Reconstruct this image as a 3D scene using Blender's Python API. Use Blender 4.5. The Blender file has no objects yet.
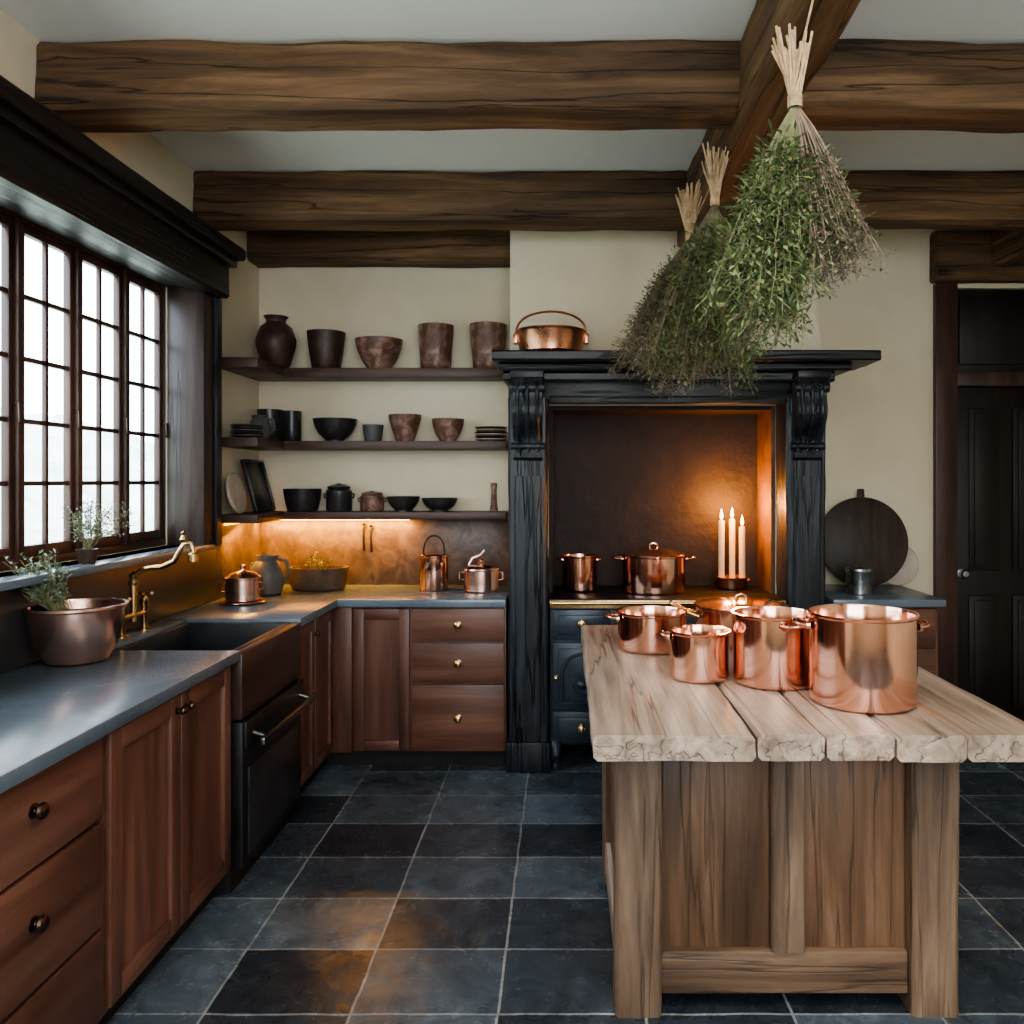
import bpy, bmesh, math, random
from mathutils import Vector, Matrix, noise
random.seed(7)
R=random.random
def U(a,b): return a+(b-a)*R()
scene=bpy.context.scene
try: scene.view_settings.look='AgX - Medium High Contrast'
except Exception: pass

# ---------------------------------------------------------------- materials
def newmat(name):
    m=bpy.data.materials.new(name); m.use_nodes=True
    nt=m.node_tree; bs=nt.nodes['Principled BSDF']
    return m,nt,bs
def ramp(nt,fac,stops):
    r=nt.nodes.new('ShaderNodeValToRGB'); e=r.color_ramp.elements
    while len(e)<len(stops): e.new(0.5)
    for i,(p,c) in enumerate(stops):
        e[i].position=p; e[i].color=(c[0],c[1],c[2],1)
    nt.links.new(fac,r.inputs[0]); return r
def coords(nt,scale=(1,1,1),loc=(0,0,0)):
    t=nt.nodes.new('ShaderNodeTexCoord'); m=nt.nodes.new('ShaderNodeMapping')
    m.inputs['Scale'].default_value=scale; m.inputs['Location'].default_value=loc
    nt.links.new(t.outputs['Object'],m.inputs['Vector']); return m.outputs[0]
def ntex(nt,vec,scale,detail=4,rough=.6,dist=0):
    n=nt.nodes.new('ShaderNodeTexNoise'); n.inputs['Scale'].default_value=scale
    n.inputs['Detail'].default_value=detail; n.inputs['Roughness'].default_value=rough
    n.inputs['Distortion'].default_value=dist
    nt.links.new(vec,n.inputs['Vector']); return n.outputs['Fac']
def bump(nt,bs,h,strength=.3,dist=.01):
    b=nt.nodes.new('ShaderNodeBump'); b.inputs['Strength'].default_value=strength
    b.inputs['Distance'].default_value=dist
    nt.links.new(h,b.inputs['Height']); nt.links.new(b.outputs[0],bs.inputs['Normal'])
def mixc(nt,a,b,fac,mode='MIX'):
    m=nt.nodes.new('ShaderNodeMix'); m.data_type='RGBA'; m.blend_type=mode
    for sock,v in ((m.inputs[0],fac),(m.inputs[6],a),(m.inputs[7],b)):
        if isinstance(v,(int,float)): sock.default_value=v
        elif isinstance(v,tuple): sock.default_value=(v[0],v[1],v[2],1)
        else: nt.links.new(v,sock)
    return m.outputs[2]
def wood(name,dark,mid,light,grain='X',rough=.5,k=1.0,bs_=.35,bd=.006,crack=0.0,gs=15):
    m,nt,bs=newmat(name)
    g={'X':(1.1,gs,gs),'Y':(gs,1.1,gs),'Z':(gs,gs,1.1)}[grain]
    v=coords(nt,tuple(a*k for a in g))
    f1=ntex(nt,v,1.0,6,.66,.5)
    r1=ramp(nt,f1,[(.30,dark),(.5,mid),(.70,light)])
    g2={'X':(.7,2.5,2.5),'Y':(2.5,.7,2.5),'Z':(2.5,2.5,.7)}[grain]
    v2=coords(nt,g2); f2=ntex(nt,v2,1.6,2,.5,0)
    r2=ramp(nt,f2,[(.3,(.62,.61,.6)),(.7,(1.18,1.15,1.1))])
    col=mixc(nt,r1.outputs[0],r2.outputs[0],1.0,'MULTIPLY')
    h=f1
    if crack>0:
        g3={'X':(.45,12,12),'Y':(12,.45,12),'Z':(12,12,.45)}[grain]
        v3=coords(nt,g3,(3.1,1.7,5.2)); f3=ntex(nt,v3,.8,3,.6,.1)
        r3=ramp(nt,f3,[(.486,(1,1,1)),(.5,(1-crack,)*3),(.514,(1,1,1))])
        col=mixc(nt,col,r3.outputs[0],1.0,'MULTIPLY')
        hm=nt.nodes.new('ShaderNodeMath'); hm.operation='MULTIPLY_ADD'
        nt.links.new(f1,hm.inputs[0]); hm.inputs[1].default_value=.6
        nt.links.new(r3.outputs[0],hm.inputs[2]); h=hm.outputs[0]
    nt.links.new(col,bs.inputs['Base Color'])
    rr=nt.nodes.new('ShaderNodeMapRange'); rr.inputs[3].default_value=max(.05,rough-.12); rr.inputs[4].default_value=rough+.12
    nt.links.new(f1,rr.inputs[0]); nt.links.new(rr.outputs[0],bs.inputs['Roughness'])
    bump(nt,bs,h,bs_,bd)
    return m
def stone(name,stops,scale=3,rough=.5,metal=0,b=.25,bd=.005,detail=5,dist=.4,spec=.5):
    m,nt,bs=newmat(name); v=coords(nt)
    f=ntex(nt,v,scale,detail,.62,dist)
    r=ramp(nt,f,stops); nt.links.new(r.outputs[0],bs.inputs['Base Color'])
    bs.inputs['Roughness'].default_value=rough; bs.inputs['Metallic'].default_value=metal
    bs.inputs['Specular IOR Level'].default_value=spec
    if b>0: bump(nt,bs,ntex(nt,v,scale*4,4,.65,0),b,bd)
    return m
def metal(name,c,rough=.25,var=.08,b=0.03):
    m,nt,bs=newmat(name); v=coords(nt)
    bs.inputs['Metallic'].default_value=1
    f=ntex(nt,v,9,3,.6,.3)
    r=ramp(nt,f,[(.3,tuple(x*.88 for x in c)),(.7,c)]); nt.links.new(r.outputs[0],bs.inputs['Base Color'])
    rr=nt.nodes.new('ShaderNodeMapRange'); rr.inputs[3].default_value=max(.03,rough-var); rr.inputs[4].default_value=rough+var
    nt.links.new(f,rr.inputs[0]); nt.links.new(rr.outputs[0],bs.inputs['Roughness'])
    if b: bump(nt,bs,ntex(nt,v,22,2,.5,0),b,.004)
    return m
def emis(name,c,s):
    m,nt,bs=newmat(name); bs.inputs['Base Color'].default_value=(*c,1)
    bs.inputs['Emission Color'].default_value=(*c,1); bs.inputs['Emission Strength'].default_value=s; return m

bd_=((.05,.027,.014),(.14,.080,.040),(.27,.165,.09))
beamX=wood('oak_beam_x',*bd_,'X',.75,1,.6,.012,.75)
beamY=wood('oak_beam_y',*bd_,'Y',.75,1,.6,.012,.75)
topY=wood('table_oak_y',(.21,.15,.115),(.42,.325,.265),(.60,.49,.42),'Y',.42,1.2,.55,.006,.6,20)
legZ=wood('table_oak_z',(.085,.053,.037),(.19,.125,.085),(.32,.225,.16),'Z',.55,1.2,.5,.006,.5)
panZ=wood('table_panel_z',(.075,.04,.022),(.165,.093,.054),(.27,.16,.1),'Z',.5,1,.45,.006,.5)
railX=wood('table_rail_x',(.08,.048,.032),(.18,.112,.073),(.30,.2,.135),'X',.55,1.2,.5,.006,.5)
cc=((.088,.037,.026),(.148,.066,.046),(.22,.11,.078))
cabZ=wood('cabinet_walnut_z',*cc,'Z',.4,.9,.12,.003)
cabX=wood('cabinet_walnut_x',*cc,'X',.4,.9,.12,.003)
cabY=wood('cabinet_walnut_y',*cc,'Y',.4,.9,.12,.003)
shelfX=wood('shelf_wood_x',(.04,.022,.019),(.085,.046,.038),(.14,.08,.065),'X',.45,1,.2,.004)
winw=wood('window_wood',(.03,.014,.011),(.065,.032,.025),(.105,.055,.043),'Z',.4,1,.2,.004)
casew=wood('casing_wood',(.025,.016,.015),(.055,.036,.032),(.10,.066,.056),'Z',.45,1,.35,.006,.4)
blackY=wood('black_wood_y',(.005,.004,.005),(.010,.008,.009),(.026,.021,.021),'Y',.42,1,.5,.008,.4)
blackX=wood('black_wood_x',(.006,.007,.009),(.014,.016,.020),(.045,.05,.06),'X',.4,1,.6,.008,.5)
blackZ=wood('black_wood_z',(.006,.008,.011),(.015,.020,.028),(.055,.068,.085),'Z',.4,1.2,.8,.012,.5)
doorw=wood('door_wood',(.006,.004,.004),(.013,.009,.008),(.024,.017,.015),'Z',.45,1,.2,.004)
toe=stone('toe_kick_black',[(.3,(.008,.007,.007)),(.7,(.016,.014,.013))],4,.7)
slate=stone('slate_counter',[(.25,(.075,.10,.13)),(.5,(.125,.16,.20)),(.75,(.17,.215,.26))],2.2,.24,0,.1,.003)
splashL=stone('dark_splash',[(.3,(.02,.02,.022)),(.7,(.05,.048,.048))],2.5,.4,0,.2)
splash=stone('brown_stone_splash',[(.3,(.045,.028,.02)),(.48,(.085,.056,.04)),(.56,(.125,.085,.062)),(.7,(.06,.04,.03))],9,.4,0,.35,.004,6,.6)
plaster=stone('cream_plaster',[(.3,(.68,.59,.43)),(.7,(.78,.70,.54))],1.5,.9,0,.2,.006)
ceilm=stone('ceiling_plaster',[(.3,(.84,.87,.82)),(.7,(.91,.93,.89))],1.2,.92,0,.1,.005)
soot=stone('sooty_brick',[(.3,(.010,.008,.008)),(.7,(.03,.021,.02))],4,.65,0,.6,.012)
liner=stone('firebrick',[(.3,(.07,.035,.02)),(.7,(.18,.10,.055))],6,.7,0,.7,.012)
iron=stone('cast_iron',[(.3,(.024,.034,.048)),(.7,(.055,.075,.10))],8,.33,.3,.15,.002)
ironbl=stone('black_iron',[(.3,(.008,.008,.009)),(.7,(.02,.02,.022))],8,.4,.2,.15,.002)
sinkm=stone('sink_black',[(.3,(.012,.013,.016)),(.7,(.03,.033,.038))],5,.35,0,.1,.002)
apron=wood('sink_apron_brown',(.03,.015,.012),(.05,.026,.021),(.075,.041,.033),'Y',.38,.6,.1,.003)
clayd=stone('dark_clay',[(.3,(.03,.016,.012)),(.6,(.075,.038,.028)),(.75,(.14,.075,.055))],14,.45,0,.5,.004)
clayr=stone('rust_clay',[(.3,(.07,.03,.02)),(.5,(.17,.085,.06)),(.66,(.36,.23,.18))],16,.45,0,.5,.004)
blackc=stone('black_glaze',[(.3,(.014,.014,.015)),(.7,(.04,.04,.042))],10,.3,0,.2,.003)
greyc=stone('grey_stoneware',[(.3,(.06,.06,.062)),(.7,(.14,.14,.14))],10,.5,0,.3,.003)
stonep=stone('stone_bowl',[(.3,(.05,.03,.018)),(.7,(.12,.075,.048))],14,.7,0,.6,.006)
cream=stone('wax_cream',[(.3,(.85,.66,.38)),(.7,(.9,.74,.48))],4,.5,0,0)
whitec=stone('pale_ceramic',[(.3,(.4,.33,.27)),(.7,(.55,.47,.4))],8,.4,0,.1,.003)
boardm=wood('round_board_wood',(.02,.014,.011),(.05,.034,.027),(.09,.06,.048),'Z',.55,.8,.3,.004)
copper=metal('polished_copper',(.97,.56,.43),.13,.05)
copperd=metal('aged_copper',(.75,.36,.22),.28,.1)
rosec=metal('rose_copper',(.90,.58,.48),.24,.06)
brass=metal('brass',(.78,.54,.26),.25,.06)
steel=metal('steel',(.45,.47,.5),.28,.06)
dsteel=metal('dark_steel',(.22,.22,.23),.3,.06)
knobm=metal('dark_bronze',(.12,.08,.06),.35,.06)
flame=emis('candle_flame',(1,.40,.07),22)
ledm=emis('led_strip_glow',(1,.45,.06),9)
def leafm(name,c):
    m,nt,bs=newmat(name); v=coords(nt); f=ntex(nt,v,30,2)
    r=ramp(nt,f,[(.3,tuple(x*.6 for x in c)),(.7,tuple(min(1,x*1.25) for x in c))])
    nt.links.new(r.outputs[0],bs.inputs['Base Color']); bs.inputs['Roughness'].default_value=.65
    return m
lg1=leafm('leaf_green',(.145,.205,.075)); lg2=leafm('leaf_deep',(.08,.13,.05)); lg3=leafm('leaf_olive',(.19,.20,.10))
lgd=leafm('dried_brown',(.19,.145,.105)); lsil=leafm('silver_green',(.26,.35,.26)); straw=leafm('straw',(.54,.39,.24)); stemg=leafm('stem_green',(.17,.18,.09))
buds=leafm('white_buds',(.6,.6,.52))
def glassm():
    m=bpy.data.materials.new('window_glass'); m.use_nodes=True; nt=m.node_tree; nt.nodes.clear()
    o=nt.nodes.new('ShaderNodeOutputMaterial'); t=nt.nodes.new('ShaderNodeBsdfTransparent'); g=nt.nodes.new('ShaderNodeBsdfGlossy')
    g.inputs['Roughness'].default_value=.05; t.inputs[0].default_value=(.95,.96,.96,1)
    mx=nt.nodes.new('ShaderNodeMixShader'); mx.inputs[0].default_value=.06
    nt.links.new(t.outputs[0],mx.inputs[1]); nt.links.new(g.outputs[0],mx.inputs[2]); nt.links.new(mx.outputs[0],o.inputs[0]); return m
glass=glassm()
def floormat():
    m,nt,bs=newmat('slate_tiles')
    v=coords(nt,(1,1,1),(.19,-2.40,0))
    nz=nt.nodes.new('ShaderNodeTexNoise'); nz.inputs['Scale'].default_value=6; nt.links.new(v,nz.inputs['Vector'])
    vm=nt.nodes.new('ShaderNodeVectorMath'); vm.operation='MULTIPLY_ADD'
    nt.links.new(nz.outputs['Color'],vm.inputs[0]); vm.inputs[1].default_value=(.012,.012,0); nt.links.new(v,vm.inputs[2])
    b=nt.nodes.new('ShaderNodeTexBrick'); b.offset=0; b.squash=1
    b.inputs['Scale'].default_value=1; b.inputs['Brick Width'].default_value=.43; b.inputs['Row Height'].default_value=.332
    b.inputs['Mortar Size'].default_value=.005; b.inputs['Mortar Smooth'].default_value=.3
    b.inputs['Color1'].default_value=(.024,.030,.040,1); b.inputs['Color2'].default_value=(.115,.148,.185,1); b.inputs['Mortar'].default_value=(.27,.285,.29,1)
    nt.links.new(vm.outputs[0],b.inputs['Vector'])
    f=ntex(nt,v,5,7,.72,1.0); r=ramp(nt,f,[(.32,(.55,.53,.53)),(.52,(1,1,1)),(.7,(1.7,1.65,1.6))])
    col=mixc(nt,b.outputs['Color'],r.outputs[0],1.0,'MULTIPLY')
    nt.links.new(col,bs.inputs['Base Color'])
    f2=ntex(nt,v,8,6,.7,.8)
    rr=nt.nodes.new('ShaderNodeMapRange'); rr.inputs[1].default_value=.3; rr.inputs[2].default_value=.7; rr.inputs[3].default_value=.10; rr.inputs[4].default_value=.36
    nt.links.new(f2,rr.inputs[0]); nt.links.new(rr.outputs[0],bs.inputs['Roughness'])
    bs.inputs['Specular IOR Level'].default_value=.6
    s=nt.nodes.new('ShaderNodeMath'); s.operation='MULTIPLY_ADD'
    nt.links.new(b.outputs['Fac'],s.inputs[0]); s.inputs[1].default_value=-.6; nt.links.new(f2,s.inputs[2])
    bump(nt,bs,s.outputs[0],.4,.009)
    return m
floorm=floormat()

# ---------------------------------------------------------------- builder
class B:
    def __init__(s,name):
        s.name=name; s.v=[]; s.f=[]; s.fm=[]; s.mats=[]; s.M=Matrix()
    def mi(s,m):
        if m not in s.mats: s.mats.append(m)
        return s.mats.index(m)
    def add(s,vs,fs,m):
        o=len(s.v); k=s.mi(m)
        for p in vs: s.v.append(s.M@Vector(p))
        for f in fs: s.f.append([o+i for i in f]); s.fm.append(k)
    def box(s,x0,x1,y0,y1,z0,z1,m,bev=.004):
        bm=bmesh.new(); bmesh.ops.create_cube(bm,size=1)
        for v in bm.verts:
            v.co=Vector(((x0+x1)/2+v.co.x*(x1-x0),(y0+y1)/2+v.co.y*(y1-y0),(z0+z1)/2+v.co.z*(z1-z0)))
        bev=min(bev,.3*min(abs(x1-x0),abs(y1-y0),abs(z1-z0)))
        if bev>0: bmesh.ops.bevel(bm,geom=bm.edges[:],offset=bev,segments=2,affect='EDGES',profile=.5)
        bm.verts.index_update()
        s.add([v.co.copy() for v in bm.verts],[[v.index for v in f.verts] for f in bm.faces],m); bm.free()
    def lathe(s,prof,m,c=(0,0,0),seg=40,wob=0,phase=0,sy=1):
        vs=[];rings=[]
        for r,z in prof:
            if r<1e-5: rings.append([len(vs)]); vs.append((c[0],c[1],c[2]+z))
            else:
                ring=[]
                for i in range(seg):
                    a=2*math.pi*i/seg
                    rr=r*(1+wob*noise.noise(Vector((math.cos(a)*1.5+phase,math.sin(a)*1.5,z*12))))
                    ring.append(len(vs)); vs.append((c[0]+rr*math.cos(a),c[1]+sy*rr*math.sin(a),c[2]+z))
                rings.append(ring)
        fs=[]
        for a,b in zip(rings,rings[1:]):
            if len(a)==1 and len(b)==1: continue
            for i in range(seg):
                j=(i+1)%seg
                if len(a)==1: fs.append([a[0],b[i],b[j]])
                elif len(b)==1: fs.append([a[i],b[0],a[j]])
                else: fs.append([a[i],b[i],b[j],a[j]])
        s.add(vs,fs,m)
    def tube(s,pts,r,m,seg=8,closed=False):
        pts=[Vector(p) for p in pts]; n=len(pts)
        rs=r if isinstance(r,(list,tuple)) else [r]*n
        vs=[];up=None
        for i,p in enumerate(pts):
            a=pts[(i-1)%n] if (closed or i>0) else pts[i]; b=pts[(i+1)%n] if (closed or i<n-1) else pts[i]
            t=(b-a).normalized()
            if up is None: up=t.orthogonal().normalized()
            up=(up-t*up.dot(t))
            if up.length<1e-5: up=t.orthogonal()
            up.normalize(); w=t.cross(up)
            for k in range(seg):
                an=2*math.pi*k/seg; vs.append(p+(up*math.cos(an)+w*math.sin(an))*rs[i])
        fs=[]
        for i in range(n if closed else n-1):
            i2=(i+1)%n
            for k in range(seg):
                k2=(k+1)%seg; fs.append([i*seg+k,i*seg+k2,i2*seg+k2,i2*seg+k])
        if not closed:
            fs.append(list(range(seg))[::-1]); fs.append([(n-1)*seg+k for k in range(seg)])
        s.add(vs,fs,m)
    def beam(s,axis,a0,a1,u0,u1,v0,v1,m,amp=.01,step=.08,ch=.018,seed=0):
        n=max(2,int((a1-a0)/step)); ring=[]
        def side(p,q,k):
            return [(p[0]+(q[0]-p[0])*i/k,p[1]+(q[1]-p[1])*i/k) for i in range(k+1)]
        ring+=side((u0+ch,v0),(u1-ch,v0),4)+side((u1,v0+ch),(u1,v1-ch),4)+side((u1-ch,v1),(u0+ch,v1),4)+side((u0,v1-ch),(u0,v0+ch),4)
        cu,cv=(u0+u1)/2,(v0+v1)/2; vs=[];K=len(ring)
        for i in range(n+1):
            a=a0+(a1-a0)*i/n
            for (u,v) in ring:
                q=Vector((a*2.2+seed*7.3,u*6+seed,v*6))
                d=noise.noise(q)*amp+noise.noise(q*4)*amp*.45
                L=math.hypot(u-cu,v-cv); uu=u+(u-cu)/L*d; vv=v+(v-cv)/L*d
                vs.append({'X':(a,uu,vv),'Y':(uu,a,vv),'Z':(uu,vv,a)}[axis])
        fs=[[i*K+k,i*K+(k+1)%K,(i+1)*K+(k+1)%K,(i+1)*K+k] for i in range(n) for k in range(K)]
        fs.append(list(range(K))[::-1]); fs.append([n*K+k for k in range(K)])
        s.add(vs,fs,m)
    def prism(s,poly,x0,x1,m):
        n=len(poly); vs=[(x0,y,z) for y,z in poly]+[(x1,y,z) for y,z in poly]
        fs=[[i,(i+1)%n,n+(i+1)%n,n+i] for i in range(n)]+[list(range(n))[::-1],list(range(n,2*n))]
        s.add(vs,fs,m)
    def done(s,recenter=True,ang=38,parent=None,clean=True):
        o=Vector((0,0,0))
        if recenter:
            xs=[p.x for p in s.v];ys=[p.y for p in s.v];zs=[p.z for p in s.v]
            o=Vector(((min(xs)+max(xs))/2,(min(ys)+max(ys))/2,min(zs)))
        me=bpy.data.meshes.new(s.name)
        me.from_pydata([p-o for p in s.v],[],s.f)
        for m in s.mats: me.materials.append(m)
        me.polygons.foreach_set('material_index',s.fm)
        if clean:
            bm=bmesh.new(); bm.from_mesh(me); bmesh.ops.recalc_face_normals(bm,faces=bm.faces[:]); bm.to_mesh(me); bm.free()
        me.polygons.foreach_set('use_smooth',[True]*len(me.polygons))
        me.set_sharp_from_angle(angle=math.radians(ang))
        ob=bpy.data.objects.new(s.name,me); ob.location=o
        scene.collection.objects.link(ob)
        if parent: ob.parent=parent
        return ob

YB=5.04; XL=-1.88; XR=3.3; YF=-1.6; ZC=3.13; XO=XL-.17
# ---------------------------------------------------------------- room shell
b=B('floor'); b.add([(XO,YF-.2,0),(XR+.2,YF-.2,0),(XR+.2,YB+.2,0),(XO,YB+.2,0),(XO,YF-.2,-.1),(XR+.2,YF-.2,-.1),(XR+.2,YB+.2,-.1),(XO,YB+.2,-.1)],
 [[0,1,2,3],[7,6,5,4],[0,4,5,1],[1,5,6,2],[2,6,7,3],[3,7,4,0]],floorm); b.done(False)
b=B('ceiling'); b.box(XO,XR+.2,YF-.2,YB+.2,ZC,ZC+.12,ceilm,0); b.done(False)
DX0,DX1,DZ=2.31,3.12,2.74
b=B('wall_back'); b.box(XO,DX0,YB,YB+.2,0,ZC,plaster,0); b.box(DX0,DX1,YB,YB+.2,DZ,ZC,plaster,0); b.box(DX1,XR+.2,YB,YB+.2,0,ZC,plaster,0); b.done(False)
WY0,WY1,WZ0,WZ1=1.9,4.1,1.235,2.55
b=B('wall_left')
b.box(XO,XL,YF,WY0,0,ZC,plaster,0); b.box(XO,XL,WY1,YB,0,ZC,plaster,0)
b.box(XO,XL,WY0,WY1,0,WZ0,plaster,0); b.box(XO,XL,WY0,WY1,WZ1,ZC,plaster,0); b.done(False)
b=B('wall_right'); b.box(XR,XR+.2,YF,YB,0,ZC,plaster,0); b.done(False)
FX0,FX1,FZ0,FZ1=-.9,1.9,1.05,2.8
b=B('wall_front')
b.box(XO,FX0,YF-.2,YF,0,ZC,plaster,0); b.box(FX1,XR+.2,YF-.2,YF,0,ZC,plaster,0)
b.box(FX0,FX1,YF-.2,YF,0,FZ0,plaster,0); b.box(FX0,FX1,YF-.2,YF,FZ1,ZC,plaster,0); b.done(False)
b=B('fill_window')  # unseen window added behind the camera to let in fill light
for i in range(4):
    x=FX0+(FX1-FX0)*i/3; b.box(x-.03+(.03 if i==0 else 0)-(.03 if i==3 else 0),x+.03+(.03 if i==0 else 0)-(.03 if i==3 else 0),YF-.13,YF-.07,FZ0,FZ1,winw)
for z in (FZ0+.03,(FZ0+FZ1)/2,FZ1-.03): b.box(FX0,FX1,YF-.12,YF-.08,z-.03,z+.03,winw)
b.done()
b=B('window_1'); XW0,XW1=-2.035,-2.004
n=6; sw=(WY1-WY0)/n
b.box(XW0-.01,XW1+.01,WY0,WY1,WZ0,WZ0+.035,winw); b.box(XW0-.01,XW1+.01,WY0,WY1,WZ1-.035,WZ1,winw)
for i in range(n):
    y0=WY0+i*sw; y1=y0+sw
    b.box(XW0-.005,XW1+.016,y0-.016 if i else y0,y0+.016,WZ0+.03,WZ1-.03,winw)
    a0,a1=y0+.014,y1-.014; z0,z1=WZ0+.035,WZ1-.035
    b.box(XW0,XW1,a0,a0+.030,z0,z1,winw); b.box(XW0,XW1,a1-.030,a1,z0,z1,winw)
    b.box(XW0,XW1,a0+.03,a1-.03,z0,z0+.045,winw); b.box(XW0,XW1,a0+.03,a1-.03,z1-.04,z1,winw)
    mid=(a0+a1)/2; b.box(XW0+.008,XW1-.005,mid-.008,mid+.008,z0+.04,z1-.035,winw,.002)
    for k in range(1,5):
        z=z0+.045+(z1-z0-.085)*k/5; b.box(XW0+.008,XW1-.005,a0+.022,a1-.022,z-.009,z+.009,winw,.002)
    xg=XW0+.014
    b.add([(xg,a0+.02,z0+.04),(xg,a1-.02,z0+.04),(xg,a1-.02,z1-.035),(xg,a0+.02,z1-.035)],[[0,1,2,3]],glass)
    b.tube([(XW1,y1-.02,1.84),(XW1+.02,y1-.02,1.84),(XW1+.022,y1-.02,1.77)],.006,knobm)
b.box(XW0-.005,XW1+.008,WY1-.012,WY1,WZ0+.03,WZ1-.03,winw)
b.done(clean=True)
b=B('trim_1')
b.box(XW1+.02,-1.8,WY1-.012,WY1+.0,WZ0,WZ1,casew,.003)
b.box(XL,-1.8,WY1-.001,4.27,1.22,2.5,casew,.006); b.box(-1.8,-1.785,4.2,4.27,1.22,2.5,blackZ,.004)
b.box(XW1+.02,-1.82,WY0,WY1-.013,WZ1-.03,WZ1,blackY,.003)
b.beam('Y',1.2,4.24,XL,-1.735,2.5,2.70,blackY,.006,.1,.012)
b.beam('Y',1.2,4.28,XL,-1.665,2.70,2.765,blackY,.005,.1,.012,seed=2)
b.box(XL,-1.70,1.2,4.26,2.66,2.705,blackY)
b.done()
b=B('window_sill'); b.box(XW1+.02,-1.79,WY0+.001,4.27,WZ0-.03,WZ0+.0,slate,.005); b.box(XL+.001,-1.79,1.2,WY0,WZ0-.03,WZ0+.0,slate,.005); b.done()
b=B('backsplash_left'); b.box(XL+.001,XL+.02,.9,4.38,.921,WZ0-.031,splashL,.003); b.done()
b=B('backsplash_back'); b.box(XL+.001,-.312,YB-.02,YB-.001,.921,1.325,splash,.002); b.box(XL+.001,XL+.02,4.381,YB-.021,.921,1.325,splash,.002); b.done()

b=B('ceiling_beam'); b.beam('X',XL+.002,XR-.002,2.91,3.13,2.885,ZC-.002,beamX,.016,.09,.022,seed=1); b.done()
b=B('ceiling_beam'); b.beam('X',XL+.002,XR-.002,4.14,4.36,2.88,ZC-.002,beamX,.014,.09,.022,seed=2); b.done()
b=B('ceiling_beam'); b.beam('X',XL+.002,-.312,4.84,YB-.001,2.86,ZC-.002,beamX,.008,.09,.02,seed=3); b.done()
b=B('ceiling_beam'); b.beam('Y',YF+.002,4.5,.62,.80,2.83,ZC-.002,beamY,.012,.09,.022,seed=4); b.done()
b=B('ceiling_beam'); b.beam('Y',YF+.002,YB-.12,2.56,2.78,2.84,ZC-.002,beamY,.012,.09,.022,seed=5); b.done()
b=B('door_lintel_beam'); b.beam('X',2.24,XR-.002,4.93,YB-.001,2.765,3.07,beamX,.008,.09,.02,seed=6); b.done()

# ---------------------------------------------------------------- chimney, mantel, hearth
CY=4.62
b=B('chimney_breast')
b.box(-.309,-.092,CY,YB-.001,0,1.98,plaster,0); b.box(1.186,1.43,CY,YB-.001,0,1.98,plaster,0)
b.add([(-.309,CY,1.98),(1.47,CY,1.98),(1.47,YB-.001,1.98),(-.309,YB-.001,1.98),(-.309,CY,ZC-.001),(1.37,CY,ZC-.001),(1.37,YB-.001,ZC-.001),(-.309,YB-.001,ZC-.001)],
 [[0,1,5,4],[1,2,6,5],[2,3,7,6],[3,0,4,7],[4,5,6,7],[3,2,1,0]],plaster)
b.done()
b=B('hearth_lining'); b.box(-.09,1.184,4.96,YB-.002,0,1.978,soot,0); b.box(1.163,1.184,4.625,4.96,0,1.978,liner,0); b.box(-.09,-.07,4.625,4.96,0,1.978,soot,0); b.box(-.07,1.163,4.625,4.96,1.955,1.978,soot,0); b.done()
b=B('fireplace_mantel')
for (x0,x1,sd) in ((-.304,-.092,1),(1.186,1.398,2)):
    b.beam('Z',0.0,2.0,x0,x1,4.385,4.618,blackZ,.010,.05,.012,seed=sd)
    b.box(x0-.012,x1+.012,4.365,4.618,0,.16,blackZ,.008)
    b.beam('Z',.24,1.58,x0+.035,x1-.035,4.368,4.4,blackZ,.005,.05,.008,seed=sd+4)
b.box(-.304,1.398,4.40,4.618,1.985,2.1,blackX,.004)
b.box(-.085,1.18,4.385,4.41,1.97,2.01,blackX,.006)
b.beam('X',-.325,1.43,4.345,4.618,2.085,2.135,blackX,.006,.06,.01,seed=3)
b.beam('X',-.345,1.50,4.29,4.618,2.135,2.175,blackX,.006,.06,.01,seed=4)
b.beam('X',-.375,1.62,4.20,4.618,2.175,2.227,blackX,.005,.06,.008,seed=5)
for x0,x1 in ((-.275,-.12),(1.215,1.37)):
    P=[(4.39,2.13)]
    for i in range(15):
        t=i/14; z=2.10-.42*t; y=4.245+.13*t**1.1+.026*math.sin(t*math.pi*3.2)
        P.append((y,z))
    P+= [(4.39,1.66)]
    b.prism(P,x0,x1,blackZ)
    b.box(x0-.01,x1+.01,4.24,4.39,2.09,2.13,blackX,.006)
    for sy,sz,r in ((4.30,2.045,.028),(4.365,1.74,.018)):
        b.M=Matrix.Translation((x0-.012,sy,sz))@Matrix.Rotation(math.pi/2,4,'Y')
        b.lathe([(0,0),(r,0),(r,x1-x0+.024),(0,x1-x0+.024)],blackZ,seg=20); b.M=Matrix()
    for k in range(3):
        xx=x0+(x1-x0)*(k+.5)/3
        b.tube([(xx,P[i][0]-.002,P[i][1]) for i in range(2,15)],.012,blackZ,6)
b.done()

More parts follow.
